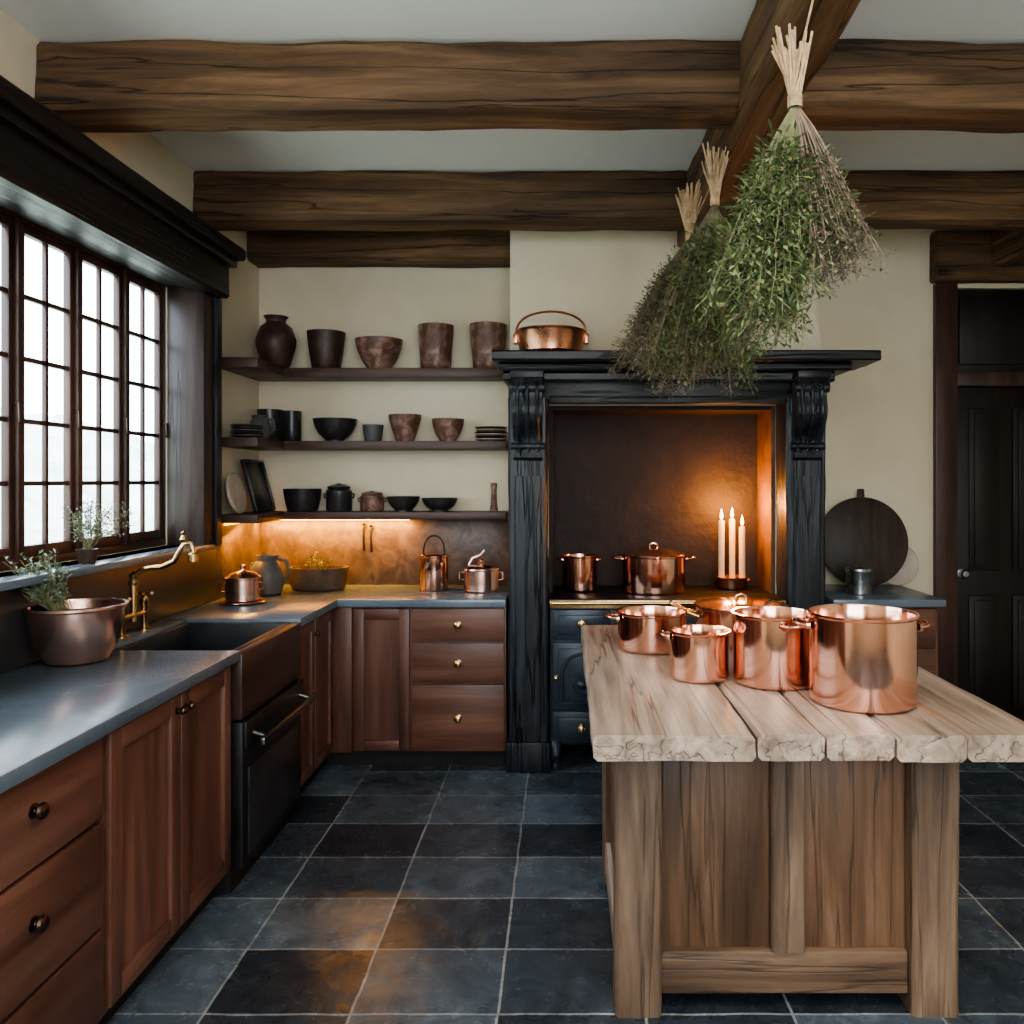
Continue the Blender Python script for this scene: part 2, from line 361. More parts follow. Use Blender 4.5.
# ---------------------------------------------------------------- kitchen range
def knob(b,x,y,z,r,m,dirn):
    b.M=Matrix.Translation((x,y,z))@(Matrix.Rotation(math.pi/2,4,'X') if dirn=='-y' else Matrix.Rotation(math.pi/2,4,'Y'))
    b.lathe([(0,0),(r*.9,0),(r*.9,.003),(r*.4,.006),(r*.35,.010),(r*.8,.014),(r,.02),(r*.9,.027),(r*.5,.032),(0,.033)],m,seg=20); b.M=Matrix()
b=B('cast_iron_range')
RX0,RX1,RY=-.082,1.176,4.42
RYF=4.40
b.box(RX0,RX1,RY,4.62,.13,.89,iron,.006)
b.box(-.065,1.158,4.62,4.94,.13,.89,iron,.004)
b.box(RX0,RX1,RYF-.03,4.62,.89,.925,ironbl,.006); b.box(-.065,1.158,4.62,4.95,.89,.925,ironbl,.004)
b.tube([(RX0+.01,RYF-.045,.905),(RX1-.01,RYF-.045,.905)],.010,brass,10)
for i in range(5):
    x=RX0+.02+(RX1-RX0-.04)*i/4; b.tube([(x,RYF-.045,.905),(x,RYF-.02,.905)],.008,brass,8)
b.box(RX0,RX1,RYF-.036,RYF-.028,.875,.918,brass,.002)
for cx in (.32,.75):
    b.lathe([(0,0),(.13,0),(.13,.012),(.115,.016),(0,.016)],ironbl,(cx,4.72,.9085),32)
cols=[(RX0+.015,.245),(.255,.845),(.855,RX1-.015)]
for (x0,x1) in cols:
    for z0,z1 in ((.70,.865),(.33,.685),(.145,.315)):
        b.box(x0,x1,RY-.018,RY+.002,z0,z1,iron,.006)
        b.box(x0+.03,x1-.03,RY-.03,RY-.012,z0+.03,z1-.03,iron,.008)
    cx=(x0+x1)/2; w=(x1-x0)/2-.05
    pts=[(cx-w,RY-.032,.37)]+[(cx+w*math.cos(math.pi-math.pi*i/12),RY-.032,.52+min(w,.12)*math.sin(math.pi*i/12)) for i in range(13)]+[(cx+w,RY-.032,.37)]
    b.tube(pts,.009,iron,6,True)
    b.tube([(cx+.05*math.cos(a*math.pi/6),RY-.034,.46+.05*math.sin(a*math.pi/6)) for a in range(12)],.008,iron,6,True)
    b.M=Matrix.Translation((cx,RY-.028,.46))@Matrix.Rotation(math.pi/2,4,'X'); b.lathe([(0,0),(.028,0),(.018,.012),(0,.016)],iron,seg=16); b.M=Matrix()
    knob(b,cx,RY-.03,.79,.024,brass,'-y'); knob(b,cx,RY-.03,.23,.024,brass,'-y'); knob(b,x0+.02,RY-.02,.5,.012,brass,'-y')
for x in (RX0+.03,RX1-.03,.25,.85):
    b.tube([(x,RY+.03,.16),(x,RY-.01,.13),(x,RY-.025,.09),(x,RY-.005,.04),(x,RY-.02,.012),(x,RY-.03,.010)],[.035,.034,.028,.016,.018,.010],iron,10)
    b.box(x-.02,x+.02,4.85,4.89,0,.14,iron)
b.done()

# ---------------------------------------------------------------- cabinets
def fb(b,ax,face,a0,a1,z0,z1,d0,d1,m,bev=.003):
    if ax=='x': b.box(a0,a1,face-d1,face-d0,z0,z1,m,bev)
    else: b.box(face+d0,face+d1,a0,a1,z0,z1,m,bev)
def shaker(b,ax,face,a0,a1,z0,z1,w=.06):
    hz=cabX if ax=='x' else cabY
    fb(b,ax,face,a0+.01,a1-.01,z0+.01,z1-.01,0,.006,cabZ,0)
    fb(b,ax,face,a0,a0+w,z0,z1,0,.02,cabZ); fb(b,ax,face,a1-w,a1,z0,z1,0,.02,cabZ)
    fb(b,ax,face,a0+w,a1-w,z0,z0+w,0,.02,hz); fb(b,ax,face,a0+w,a1-w,z1-w,z1,0,.02,hz)
def drawer(b,ax,face,a0,a1,z0,z1,km,kr=.021,kz=None):
    hz=cabX if ax=='x' else cabY
    fb(b,ax,face,a0,a1,z0,z1,0,.02,hz,.004)
    c=(a0+a1)/2; z=kz or (z0+z1)/2
    if ax=='x': knob(b,c,face-.02,z,kr,km,'-y')
    else: knob(b,face+.02,c,z,kr,km,'+x')
XF=-1.265
def carcassL(b,y0,y1):
    b.box(XL+.001,XF,y0,y1,.09,.878,cabZ,.002); b.box(XL+.001,XF-.05,y0,y1,0,.09,toe,0)
b=B('drawer_cabinet'); carcassL(b,.9,2.235)
for a0,a1 in ((.93,1.60),(1.63,2.21)):
    drawer(b,'y',XF,a0,a1,.65,.868,knobm,.02,.785); drawer(b,'y',XF,a0,a1,.36,.637,knobm,.02,.52); drawer(b,'y',XF,a0,a1,.11,.347,knobm,.02)
b.done()
b=B('base_cabinet'); carcassL(b,2.236,3.079)
shaker(b,'y',XF,2.25,2.655,.11,.865); shaker(b,'y',XF,2.665,3.06,.11,.865)
knob(b,XF+.02,2.63,.82,.014,knobm,'+x'); knob(b,XF+.02,2.69,.82,.014,knobm,'+x'); b.done()
b=B('base_cabinet'); b.box(XL+.001,XF,3.786,YB-.001,.09,.878,cabZ,.002); b.box(XL+.001,XF-.05,3.786,YB-.001,0,.09,toe,0)
shaker(b,'y',XF,3.80,4.085,.11,.865,.05); shaker(b,'y',XF,4.095,4.40,.11,.865,.05)
knob(b,XF+.02,4.06,.8,.012,knobm,'+x'); b.done()
CF=4.44
b=B('base_cabinet'); b.box(XF+.001,-.318,CF,YB-.001,.09,.878,cabZ,.002); b.box(XF-.04,-.318,CF+.05,YB-.3,0,.09,toe,0)
b.box(XF+.001,-1.15,CF-.02,CF,.09,.878,cabZ,.003)
shaker(b,'x',CF,-1.14,-.84,.10,.865,.055)
drawer(b,'x',CF,-.825,-.328,.69,.868,brass); drawer(b,'x',CF,-.825,-.328,.465,.68,brass); drawer(b,'x',CF,-.825,-.328,.10,.455,brass)
b.done()
b=B('base_cabinet'); b.box(1.435,2.02,CF,YB-.001,.09,.878,cabZ,.002); b.box(1.435,2.0,CF+.05,YB-.1,0,.09,toe,0)
drawer(b,'x',CF,1.45,2.0,.66,.865,brass); drawer(b,'x',CF,1.45,2.0,.38,.65,brass); drawer(b,'x',CF,1.45,2.0,.10,.37,brass); b.done()
b=B('countertop')
b.box(XL+.001,-1.22,.88,3.083,.88,.92,slate,.004); b.box(XL+.001,-1.745,3.083,3.783,.88,.92,slate,.002)
b.box(XL+.001,-1.22,3.783,YB-.001,.88,.92,slate,.003); b.box(-1.221,-.318,4.385,YB-.001,.88,.92,slate,.003); b.done()
b=B('countertop'); b.box(1.436,2.04,4.385,YB-.001,.88,.92,slate,.004); b.done()
b=B('farmhouse_sink'); x0,x1,y0,y1=-1.743,-1.215,3.086,3.780
b.box(x1-.045,x1,y0,y1,.655,.905,apron,.006)
b.box(x0,x1-.045,y0,y0+.03,.66,.905,sinkm,.004); b.box(x0,x1-.045,y1-.03,y1,.66,.905,sinkm,.004)
b.box(x0,x0+.03,y0+.03,y1-.03,.66,.905,sinkm,.004); b.box(x1-.07,x1-.045,y0+.03,y1-.03,.66,.905,sinkm,.004)
b.box(x0+.03,x1-.07,y0+.03,y1-.03,.66,.685,sinkm,.002)
b.lathe([(0,0),(.035,0),(.04,.004),(0,.004)],steel,(-1.5,3.43,.685),20); b.done()
b=B('dishwasher'); b.box(XL+.03,-1.26,3.083,3.783,.0,.652,toe,.002)
b.box(-1.26,-1.215,3.09,3.776,.09,.645,ironbl,.006); b.box(-1.215,-1.208,3.14,3.73,.13,.46,blackc,.003); b.box(-1.215,-1.20,3.09,3.776,.545,.645,ironbl,.004)
b.box(-1.155,-1.135,3.10,3.77,.555,.585,dsteel,.006)
for y in (3.16,3.71): b.tube([(-1.205,y,.59),(-1.145,y,.572)],.008,dsteel,8)
b.done()

# ---------------------------------------------------------------- shelves
def shelf(z,th):
    b=B('wall_shelf'); b.box(XL+.021 if z<1.4 else XL+.001,-.345,4.82,YB-.001,z-th,z,shelfX,.004)
    b.box(XL+.001,-1.65,4.40,4.825,z-th,z,shelfX,.004); b.done()
shelf(1.372,.045); shelf(1.79,.05); shelf(2.22,.055)
b=B('led_strip_light'); b.box(XL+.03,-.95,4.99,5.005,1.315,1.326,ledm,0); b.box(XL+.03,XL+.045,4.45,4.99,1.315,1.326,ledm,0); b.done()

# ---------------------------------------------------------------- island
b=B('kitchen_island')
TY0,TY1,TZ=2.187,3.85,.88
xs=[.072,.512,.696,.882,1.07,1.306]
for i in range(5):
    b.beam('Y',TY0+U(-.008,.008),TY1+U(-.01,.01),xs[i]+.002,xs[i+1]-.002,TZ-.070,TZ,topY,.005,.04,.011,seed=i+10)
BY0,BY1=2.378,3.3
for x0,x1 in ((.148,.281),(1.008,1.146)):
    b.beam('Z',0,TZ-.074,x0,x1,BY0,BY0+.13,legZ,.005,.05,.01,seed=x0*9)
    b.beam('Z',0,TZ-.074,x0,x1,BY1-.13,BY1,legZ,.005,.05,.01,seed=x0*5)
b.box(.281,1.008,BY0+.03,BY0+.07,.05,.175,railX,.006)
b.box(.281,1.008,BY0+.035,BY0+.07,.775,.806,railX,.004)
b.beam('Z',.175,.775,.605,.705,BY0+.022,BY0+.07,legZ,.003,.05,.006,seed=3)
b.box(.281,.605,BY0+.055,BY0+.068,.17,.78,panZ,.002); b.box(.705,1.008,BY0+.055,BY0+.068,.17,.78,panZ,.002)
for x0,x1 in ((.175,.195),(1.10,1.12)):
    b.box(x0,x1,BY0+.13,BY1-.13,.06,.8,panZ,.003)
for x0,x1 in ((.155,.2),(1.095,1.14)):
    b.box(x0,x1,BY0+.13,BY1-.13,.05,.16,topY,.004); b.box(x0,x1,BY0+.13,BY1-.13,.7,.8,topY,.004)
b.box(.281,1.008,BY1-.06,BY1-.03,.05,.8,panZ,.003)
b.done()

# ---------------------------------------------------------------- pots
def potbody(b,r,h,m,rim=.006):
    b.lathe([(0,0),(r*.96,0),(r*.99,.004),(r,.012),(r,h-.008),(r+rim,h-.002),(r+rim,h+.003),(r-.002,h+.003),(r-.005,h-.006),(r-.005,.010),(0,.008)],m,seg=64)
def loop(b,r,z,ang,m,w=.045,out=.045,th=.006,lift=0):
    c,s=math.cos(ang),math.sin(ang); P=[]
    for i in range(11):
        t=math.pi*i/10; lx=r-.002+out*max(0,math.sin(t))**.7; ly=w*math.cos(t)
        P.append((lx*c-ly*s,lx*s+ly*c,z+lift*math.sin(t)))
    b.tube(P,th,m,10)
    for ly in (w,-w):
        p=Vector(((r)*c-ly*s,(r)*s+ly*c,z)); b.tube([p-Vector((c,s,0))*.004,p+Vector((c,s,0))*.006],.013,m,10)
def lid(b,r,z,m,km,dome=.03):
    b.lathe([(0,0),(r+.003,0),(r+.007,.003),(r+.004,.008),(r*.9,.010),(r*.6,.010+dome*.6),(r*.25,.010+dome),(0,.011+dome)],m,(0,0,z),64)
    P=[(-.022,0,z+dome+.008),(-.02,0,z+dome+.03),(0,0,z+dome+.038),(.02,0,z+dome+.03),(.022,0,z+dome+.008)]
    b.tube(P,.006,km,8)
def place(b,x,y,z): b.M=Matrix.Translation((x,y,z))
IZ=.8845
def pot(name,x,y,z,r,h,m=copper,angs=(0,math.pi),hl=.82,w=.045,out=.045,lidded=False,th=.006):
    b=B(name); place(b,x,y,z); potbody(b,r,h,m)
    for a in angs: loop(b,r,h*hl,a,m,w,out,th,.006)
    if lidded: lid(b,r,h+.002,m,m)
    return b.done()
pot('copper_saute_pan',.35,3.31,IZ,.138,.145,angs=(math.pi,),hl=.85)
pot('copper_saucepan',.462,2.82,IZ,.101,.158,angs=(math.pi*.93,),hl=.88,w=.032,out=.03)
pot('copper_stockpot',.702,2.76,IZ,.134,.228,angs=(math.pi*1.5+.3,math.pi*.6),hl=.9)
pot('copper_stockpot',.912,2.52,IZ,.158,.268,angs=(.05,math.pi*.92),hl=.86,w=.05,out=.045)
b=B('copper_braiser'); place(b,.74,3.45,IZ); potbody(b,.19,.145,copper); lid(b,.19,.147,copper,brass,.012)
P=[]
for i in range(16):
    t=i/15; P.append((-.185-.11*max(0,math.sin(t*math.pi))**.8,-.055+.11*t,.11+.05*math.sin(t*math.pi)))
b.tube(P,.008,brass,10); loop(b,.19,.12,0,copper); b.done()
pot('copper_saucepan',.085,4.70,.9265,.098,.20,angs=(math.pi,0),hl=.9,w=.03,out=.03)
pot('copper_casserole',.505,4.68,.9265,.18,.205,angs=(0,math.pi),hl=.92,w=.05,out=.06,lidded=True)
CX,CYY=.972,4.80
b=B('candle_dish'); place(b,CX,CYY,.9265); b.lathe([(0,0),(.085,0),(.09,.01),(.092,.055),(.10,.066),(.098,.07),(.086,.06),(.084,.05),(0,.05)],copper,seg=44); loop(b,.092,.05,0,copper,.025,.03,.004); b.done()
for i,(dx,dy,hh) in enumerate(((-.058,-.01,.345),(.008,.01,.355),(.062,-.012,.31))):
    b=B('candle'); place(b,CX+dx,CYY+dy,.978); zt=hh
    b.lathe([(0,0),(.018,0),(.018,.02),(.0175,zt-.01),(.015,zt),(.008,zt-.004),(0,zt-.005)],cream,seg=20,wob=.06,phase=i)
    b.tube([(0,0,zt-.006),(.001,0,zt+.010)],.0015,ironbl,6)
    b.lathe([(0,zt+.004),(.008,zt+.014),(.010,zt+.024),(.007,zt+.042),(.003,zt+.06),(0,zt+.068)],flame,seg=14); b.done()
b=B('copper_preserving_pan'); place(b,-.075,4.40,2.2295)
b.lathe([(0,0),(.155,0),(.168,.012),(.182,.11),(.192,.122),(.19,.128),(.178,.118),(.162,.016),(0,.01)],copperd,seg=56)
b.tube([(-.19*math.cos(math.pi*i/24) ,0,.075+.16*max(0,math.sin(math.pi*i/24))**.6) for i in range(25)],.0065,copperd,8)
for sx in (-1,1): b.box(sx*.19-.012,sx*.19+.012,-.02,.02,.06,.115,copperd,.005)
b.done()

# ---------------------------------------------------------------- shelf crockery
def vessel(name,x,y,z,prof,m,wob=.03,seg=40):
    b=B(name); place(b,x,y,z); b.lathe(prof,m,seg=seg,wob=wob,phase=x*3); return b.done()
def openp(outer,t=.008):
    inner=[(max(r-t,.004),max(z,t)) for r,z in outer[::-1]]
    return [(0,0)]+outer+inner+[(0,inner[-1][1])]
def bowl(r,h,foot=.45): return openp([(r*foot,0),(r*foot,.008),(r*.75,h*.35),(r*.93,h*.7),(r,h)])
def cup(r,h,taper=.78): return openp([(r*taper*.9,0),(r*taper,.01),(r*(taper+.5*(1-taper)),h*.45),(r*.98,h*.85),(r,h)])
SY=4.92; s3=2.2205; s2=1.7905; s1=1.3725
def X(px,y=SY): return (px-565)*y/820
vessel('clay_vase',X(276,4.80),4.80,s3,openp([(.07,0),(.08,.01),(.112,.12),(.115,.16),(.09,.23),(.055,.26),(.055,.275),(.07,.295)]),clayd)
vessel('clay_cup',X(326),SY,s3,cup(.112,.225,.75),clayd,.06)
vessel('clay_bowl',X(379),SY,s3,bowl(.14,.18,.5),clayr,.05)
vessel('clay_cup',X(436),SY,s3,cup(.106,.265,.85),clayr,.05)
vessel('clay_cup',X(488),SY,s3,cup(.111,.27,.8),clayr,.06)
vessel('black_canister',X(270),SY,s2,cup(.075,.19,.95),blackc)
vessel('black_canister',X(293),4.90,s2,cup(.056,.18,.95),blackc)
vessel('black_bowl',X(335),SY,s2,bowl(.13,.135,.4),blackc)
vessel('stoneware_cup',X(373),SY,s2,cup(.062,.1,.8),greyc)
vessel('clay_cup',X(405),SY,s2,cup(.098,.16,.55),clayr,.05)
vessel('clay_bowl',X(448),SY,s2,bowl(.098,.135,.5),clayr,.04)
def plates(x,y,z,n,r,m,m2):
    b=B('plate_stack'); place(b,x,y,z)
    for i in range(n): b.lathe([(0,i*.014),(r*.6,i*.014),(r+U(-.003,.003),i*.014+.012),(r,i*.014+.016),(r*.6,i*.014+.006),(0,i*.014+.006)],m if i%2 else m2,seg=36)
    b.done()
plates(X(491),SY,s2,6,.095,clayd,whitec)
plates(-1.745,4.50,s2,5,.085,clayd,greyc)
b=B('small_jug'); place(b,-1.75,4.70,s2); b.lathe(openp([(.05,0),(.065,.03),(.06,.08),(.04,.12),(.045,.14)]),greyc,seg=30)
b.tube([(.04,0,.12),(.08,0,.11),(.085,0,.06),(.06,0,.035)],.007,greyc,8); b.done()
b=B('round_bread_board'); b.M=Matrix.Translation((-1.79,4.50,s1+.0015))@Matrix.Rotation(math.radians(-12),4,'Y')@Matrix.Translation((0,0,.115))@Matrix.Rotation(math.pi/2,4,'Y')
b.lathe([(0,0),(.108,0),(.115,.006),(.115,.014),(.108,.02),(0,.02)],whitec,seg=40); b.done()
b=B('serving_tray'); b.M=Matrix.Translation((-1.755,4.80,s1+.003))@Matrix.Rotation(math.radians(-15),4,'Y')@Matrix.Rotation(math.pi/2,4,'Z')
b.box(-.16,.14,-.004,.006,0,.31,blackc,.004)
for a in ((-.16,-.145,0,.31),(.125,.14,0,.31)): b.box(a[0],a[1],-.018,.004,a[2],a[3],blackc,.004)
b.box(-.16,.14,-.018,.004,0,.015,blackc,.004); b.box(-.16,.14,-.018,.004,.295,.31,blackc,.004); b.done()
vessel('black_bowl',X(303),4.91,s1,cup(.112,.135,.8),blackc)
def crock(name,x,y,z,r,h,m):
    b=B(name); place(b,x,y,z); b.lathe([(0,0),(r*.9,0),(r,.01),(r,h*.75),(r*.85,h*.83),(r*.9,h*.86),(r*.9,h*.9),(r*.5,h*.97),(r*.18,h*.98),(r*.2,h),(0,h*1.03)],m,seg=36)
    for sx in (-1,1): b.tube([(sx*r,0,h*.65),(sx*(r+.015),0,h*.63),(sx*(r+.012),0,h*.5),(sx*r,0,h*.48)],.005,m,6)
    b.done()
crock('black_crock',X(340),4.9,s1,.075,.165,blackc)
crock('clay_crock',X(371),4.95,s1,.07,.12,clayr)
vessel('black_bowl',X(404),4.9,s1,bowl(.098,.09,.5),blackc)
vessel('black_bowl',X(440),SY,s1,bowl(.108,.08,.45),blackc)
b=B('wooden_pestle'); place(b,X(494),SY,s1); b.lathe([(0,0),(.022,0),(.024,.01),(.018,.05),(.016,.12),(.02,.16),(.016,.17),(0,.172)],clayr,seg=20); b.done()

# ---------------------------------------------------------------- counter items
CZ=.9205
b=B('wooden_trough_planter'); place(b,X(319,4.80),4.80,CZ); b.lathe(openp([(.14,0),(.155,.01),(.165,.05),(.168,.10),(.172,.13)],.016),stonep,seg=44,wob=.04,sy=.72)
b.lathe([(0,.105),(.15,.105)],toe,seg=30,sy=.72)
for i in range(12):
    a=U(0,6.28); r0=U(0,.07); p=Vector((-.02+r0*math.cos(a),r0*math.sin(a)*.7,.10)); d=Vector((U(-.05,.05),U(-.04,.04),U(.05,.12)))
    b.tube([p,p+d],.0018,stemg,3)
    for k in range(5):
        q=p+d*U(.5,1); w=Vector((U(-1,1),U(-1,1),U(-.3,1))).normalized()*.022; s_=w.cross(Vector((0,0,1))).normalized()*.007
        b.add([q,q+w*.5+s_,q+w,q+w*.5-s_],[[0,1,2,3]],random.choice((lg1,lg3,lg3)))
b.done()
b=B('stoneware_jug'); place(b,-1.665,4.58,CZ); b.lathe(openp([(.065,0),(.08,.01),(.097,.08),(.088,.15),(.055,.19),(.06,.22)]),greyc,seg=36)
b.tube([(.055,0,.2),(.11,0,.19),(.125,0,.12),(.09,0,.07)],.010,greyc,8); b.done()
b=B('stoneware_jug'); place(b,-1.74,4.79,CZ); b.lathe(openp([(.06,0),(.07,.01),(.08,.06),(.07,.13),(.05,.16),(.055,.18)]),greyc,seg=36)
b.tube([(-.05,0,.16),(-.09,0,.15),(-.095,0,.09),(-.07,0,.06)],.009,greyc,8); b.done()
b=B('copper_canister'); place(b,X(434,4.78),4.78,CZ); b.lathe([(0,0),(.078,0),(.082,.006),(.082,.19),(.086,.195),(.086,.203),(.08,.206),(.04,.212),(0,.214)],copper,seg=48)
b.tube([(-.062*math.cos(math.pi*i/16),0,.2+.115*max(0,math.sin(math.pi*i/16))**.7) for i in range(17)],.0055,ironbl,8); b.done()
b=B('copper_sugar_pot'); place(b,X(481,4.72),4.72,CZ); b.lathe([(0,0),(.09,0),(.098,.008),(.1,.06),(.098,.12),(.103,.126),(.1,.134),(.07,.15),(.02,.158),(.012,.17),(.02,.18),(0,.19)],rosec,seg=48)
b.tube([(-.07,0,.15),(-.05,0,.19),(.0,0,.21),(.02,0,.235)],.006,rosec,8)
for sx in (-1,1): b.tube([(sx*.098,0,.11),(sx*.125,0,.108),(sx*.125,0,.07),(sx*.098,0,.065)],.005,rosec,8)
b.done()
b=B('lidded_copper_pot'); place(b,X(243,4.27),4.27,CZ+.0)
b.lathe([(0,0),(.10,0),(.118,.008),(.115,.012),(0,.012)],rosec,seg=44)
b.lathe([(0,.012),(.078,.012),(.086,.018),(.088,.06),(.086,.125),(.094,.13),(.094,.136),(.085,.14),(.06,.158),(.02,.166),(.010,.17),(.009,.178),(.017,.188),(.012,.198),(0,.2)],rosec,seg=48)
b.tube([(-.085,0,.11),(-.118,0,.105),(-.12,0,.06),(-.086,0,.05)],.006,rosec,8); b.tube([(.085,0,.11),(.105,0,.106),(.105,0,.075),(.086,0,.07)],.005,rosec,8); b.done()
b=B('wall_hooks')
for dx,dz in ((0,0),(.045,-.01)):
    x=X(364,5.0)+dx
    b.tube([(x,YB-.021,1.27+dz),(x,YB-.045,1.27+dz),(x,YB-.05,1.2+dz),(x,YB-.035,1.13+dz)],.008,ironbl,8); b.lathe([(0,-.012),(.012,0),(0,.012)],knobm,(x,YB-.045,1.29+dz),12)
b.done()
b=B('brass_faucet'); fx,fy=-1.80,3.42
for dy in (-.09,.09):
    b.lathe([(0,0),(.028,0),(.028,.006),(.014,.012),(.012,.10),(.018,.11),(.018,.135),(.01,.145),(0,.146)],brass,(fx,fy+dy,CZ),20)
    b.tube([(fx-.03,fy+dy,CZ+.155),(fx+.03,fy+dy,CZ+.155)],.006,brass,8); b.tube([(fx,fy+dy-.03,CZ+.155),(fx,fy+dy+.03,CZ+.155)],.006,brass,8)
    for s_ in (-1,1): b.lathe([(0,-.009),(.009,0),(0,.009)],cream,(fx+s_*.032,fy+dy,CZ+.155),10)
b.tube([(fx,fy-.09,CZ+.075),(fx,fy+.09,CZ+.075)],.011,brass,10)
b.tube([(fx,fy,CZ+.05),(fx,fy,CZ+.2)],.014,brass,12)
b.lathe([(0,0),(.02,.0),(.022,.012),(.014,.025),(.018,.045),(0,.06)],brass,(fx,fy,CZ+.2),16)
P=[(fx,fy,CZ+.235),(fx+.03,fy,CZ+.262),(fx+.07,fy,CZ+.272),(fx+.12,fy,CZ+.277),(fx+.17,fy,CZ+.30),(fx+.195,fy,CZ+.345),(fx+.215,fy,CZ+.375),(fx+.24,fy,CZ+.375),(fx+.25,fy,CZ+.345),(fx+.25,fy,CZ+.325)]
b.tube(P,.011,brass,12); b.lathe([(0,0),(.02,0),(.02,.03),(.012,.038),(0,.038)],brass,(fx+.25,fy,CZ+.30),16)
b.lathe([(0,0),(.012,0),(.016,.012),(.008,.03),(.012,.04),(0,.05)],brass,(fx+.21,fy,CZ+.38),14)
b.done()

def leaf(b,q,w,wd,m):
    s_=w.cross(Vector((U(-.5,.5),U(-.5,.5),1)))
    if s_.length<1e-6: return
    s_=s_.normalized()*wd; n_=s_.cross(w).normalized()*wd*.35
    b.add([q,q+w*.45+s_+n_,q+w,q+w*.45-s_+n_],[[0,1,2],[0,2,3]],m)
b=B('potted_herb'); place(b,X(77,2.90),2.90,CZ)
b.lathe([(0,0),(.085,0),(.10,.006),(.125,.05),(.145,.12),(.152,.185),(.162,.192),(.162,.2),(.15,.2),(.146,.19),(.138,.12),(.1,.03),(0,.02)],rosec,seg=56)
b.lathe([(0,.165),(.144,.165)],toe,seg=30)
for i in range(46):   # silver-green sprigs leaning toward the window
    a=U(0,6.28); rr=U(0,.04); p=Vector((-.02+rr*math.cos(a),-.03+rr*math.sin(a),.165))
    d=Vector((U(-.15,.0),U(-.10,.06),U(.10,.25)))
    pts=[p+d*(k/3)+Vector((0,0,-.02*(k/3)**2)) for k in range(4)]; b.tube(pts,.0016,stemg,3)
    for k in range(18):
        t=U(.3,1); q=p+d*t; w=Vector((U(-.8,1),U(-1,1),U(-.2,1))).normalized()*U(.014,.026); leaf(b,q,w,.0045,random.choice((lsil,lsil,lg3)))
for v in b.v:
    if v.x<XL+.03 and v.z<1.25: v.x=XL+.03
b.done(clean=False)
b=B('flowering_sprig_pot'); place(b,-1.865,3.20,1.2355)
b.lathe(openp([(.028,0),(.034,.02),(.038,.05),(.041,.055)],.005),clayd,seg=24); b.lathe([(0,.04),(.034,.04)],toe,seg=20)
for i in range(26):
    p=Vector((U(-.015,.015),U(-.015,.015),.04))
    d=Vector((U(-.06,.12),U(-.16,.18),U(.05,.20)))
    pts=[p+d*(k/5)+Vector((0,0,.03*math.sin(math.pi*k/5))) for k in range(6)]; b.tube(pts,.0013,stemg,3)
    for k in range(24):
        t=U(.4,1); q=p+d*t+Vector((0,0,.03*math.sin(math.pi*t))); e=q+Vector((U(-.025,.025),U(-.03,.03),U(-.01,.025))); b.tube([q,e],.0008,stemg,3)
        w=Vector((U(-1,1),U(-1,1),U(-1,1))).normalized()*.010
        leaf(b,e,w,.004,random.choice((buds,lsil,lsil,lg3)))
b.done(clean=False)

# ---------------------------------------------------------------- right corner items
b=B('round_chopping_board'); b.M=Matrix.Translation((1.80,4.90,CZ+.002))@Matrix.Rotation(math.radians(-8),4,'X')@Matrix.Translation((0,.022,.27))@Matrix.Rotation(math.pi/2,4,'X')
b.lathe([(0,0),(.262,0),(.27,.006),(.27,.016),(.262,.022),(0,.022)],boardm,seg=64)
b.M=Matrix.Translation((1.80,4.90,CZ+.002))@Matrix.Rotation(math.radians(-8),4,'X'); b.box(-.02,.02,0,.02,.53,.59,boardm,.008); b.done()
b=B('dinner_plate'); b.M=Matrix.Translation((2.045,4.962,CZ+.002))@Matrix.Rotation(math.radians(-7),4,'X')@Matrix.Translation((-.03,.016,.13))@Matrix.Rotation(math.pi/2,4,'X')
b.lathe([(0,0),(.07,0),(.125,.012),(.13,.016),(.125,.019),(.07,.006),(0,.006)],whitec,seg=48); b.done()
b=B('steel_canister'); place(b,X(859,4.62),4.62,CZ); b.lathe([(0,0),(.066,0),(.07,.005),(.07,.12),(.073,.124),(.073,.14),(.069,.146),(.02,.15),(0,.15)],steel,seg=40); b.done()

# ---------------------------------------------------------------- door
b=B('door_1')
d0,d1=2.40,3.03
b.box(d0,d1,YB+.02,YB+.07,.01,2.13,doorw,.003)
for x0,x1 in ((d0+.09,d0+.28),(d0+.36,d1-.09)):
    for z0,z1 in ((.15,.85),(1.0,2.0)):
        b.box(x0,x1,YB+.008,YB+.022,z0,z1,doorw,.006); b.box(x0+.03,x1-.03,YB-.002,YB+.01,z0+.03,z1-.03,doorw,.008)
b.M=Matrix.Translation((d0+.045,YB+.02,.985))@Matrix.Rotation(math.pi/2,4,'X')
b.lathe([(0,0),(.026,0),(.026,.004),(.01,.008),(.009,.03),(.024,.038),(.027,.05),(.018,.062),(0,.065)],steel,seg=24); b.M=Matrix(); b.done()
b=B('door_frame')
b.box(DX0-.05,DX0+.085,YB-.045,YB-.001,0,DZ+.02,winw,.006); b.box(DX0+.001,DX0+.085,YB,YB+.1,0,DZ-.002,winw,.004)
b.box(d1+.005,DX1+.06,YB-.03,YB-.001,0,DZ+.02,winw,.006)
b.box(DX0+.085,d1+.005,YB-.02,YB+.1,2.135,2.225,winw,.006); b.box(DX0+.002,DX1-.002,YB+.1,YB+.19,0,DZ-.002,doorw,0)  # deep backing panel added behind the door to block outside light
b.box(DX0+.085,d1+.005,YB+.03,YB+.06,2.22,DZ-.002,doorw,.003)
b.box(DX0+.12,d1-.03,YB+.01,YB+.035,2.27,2.69,doorw,.01)
b.done()

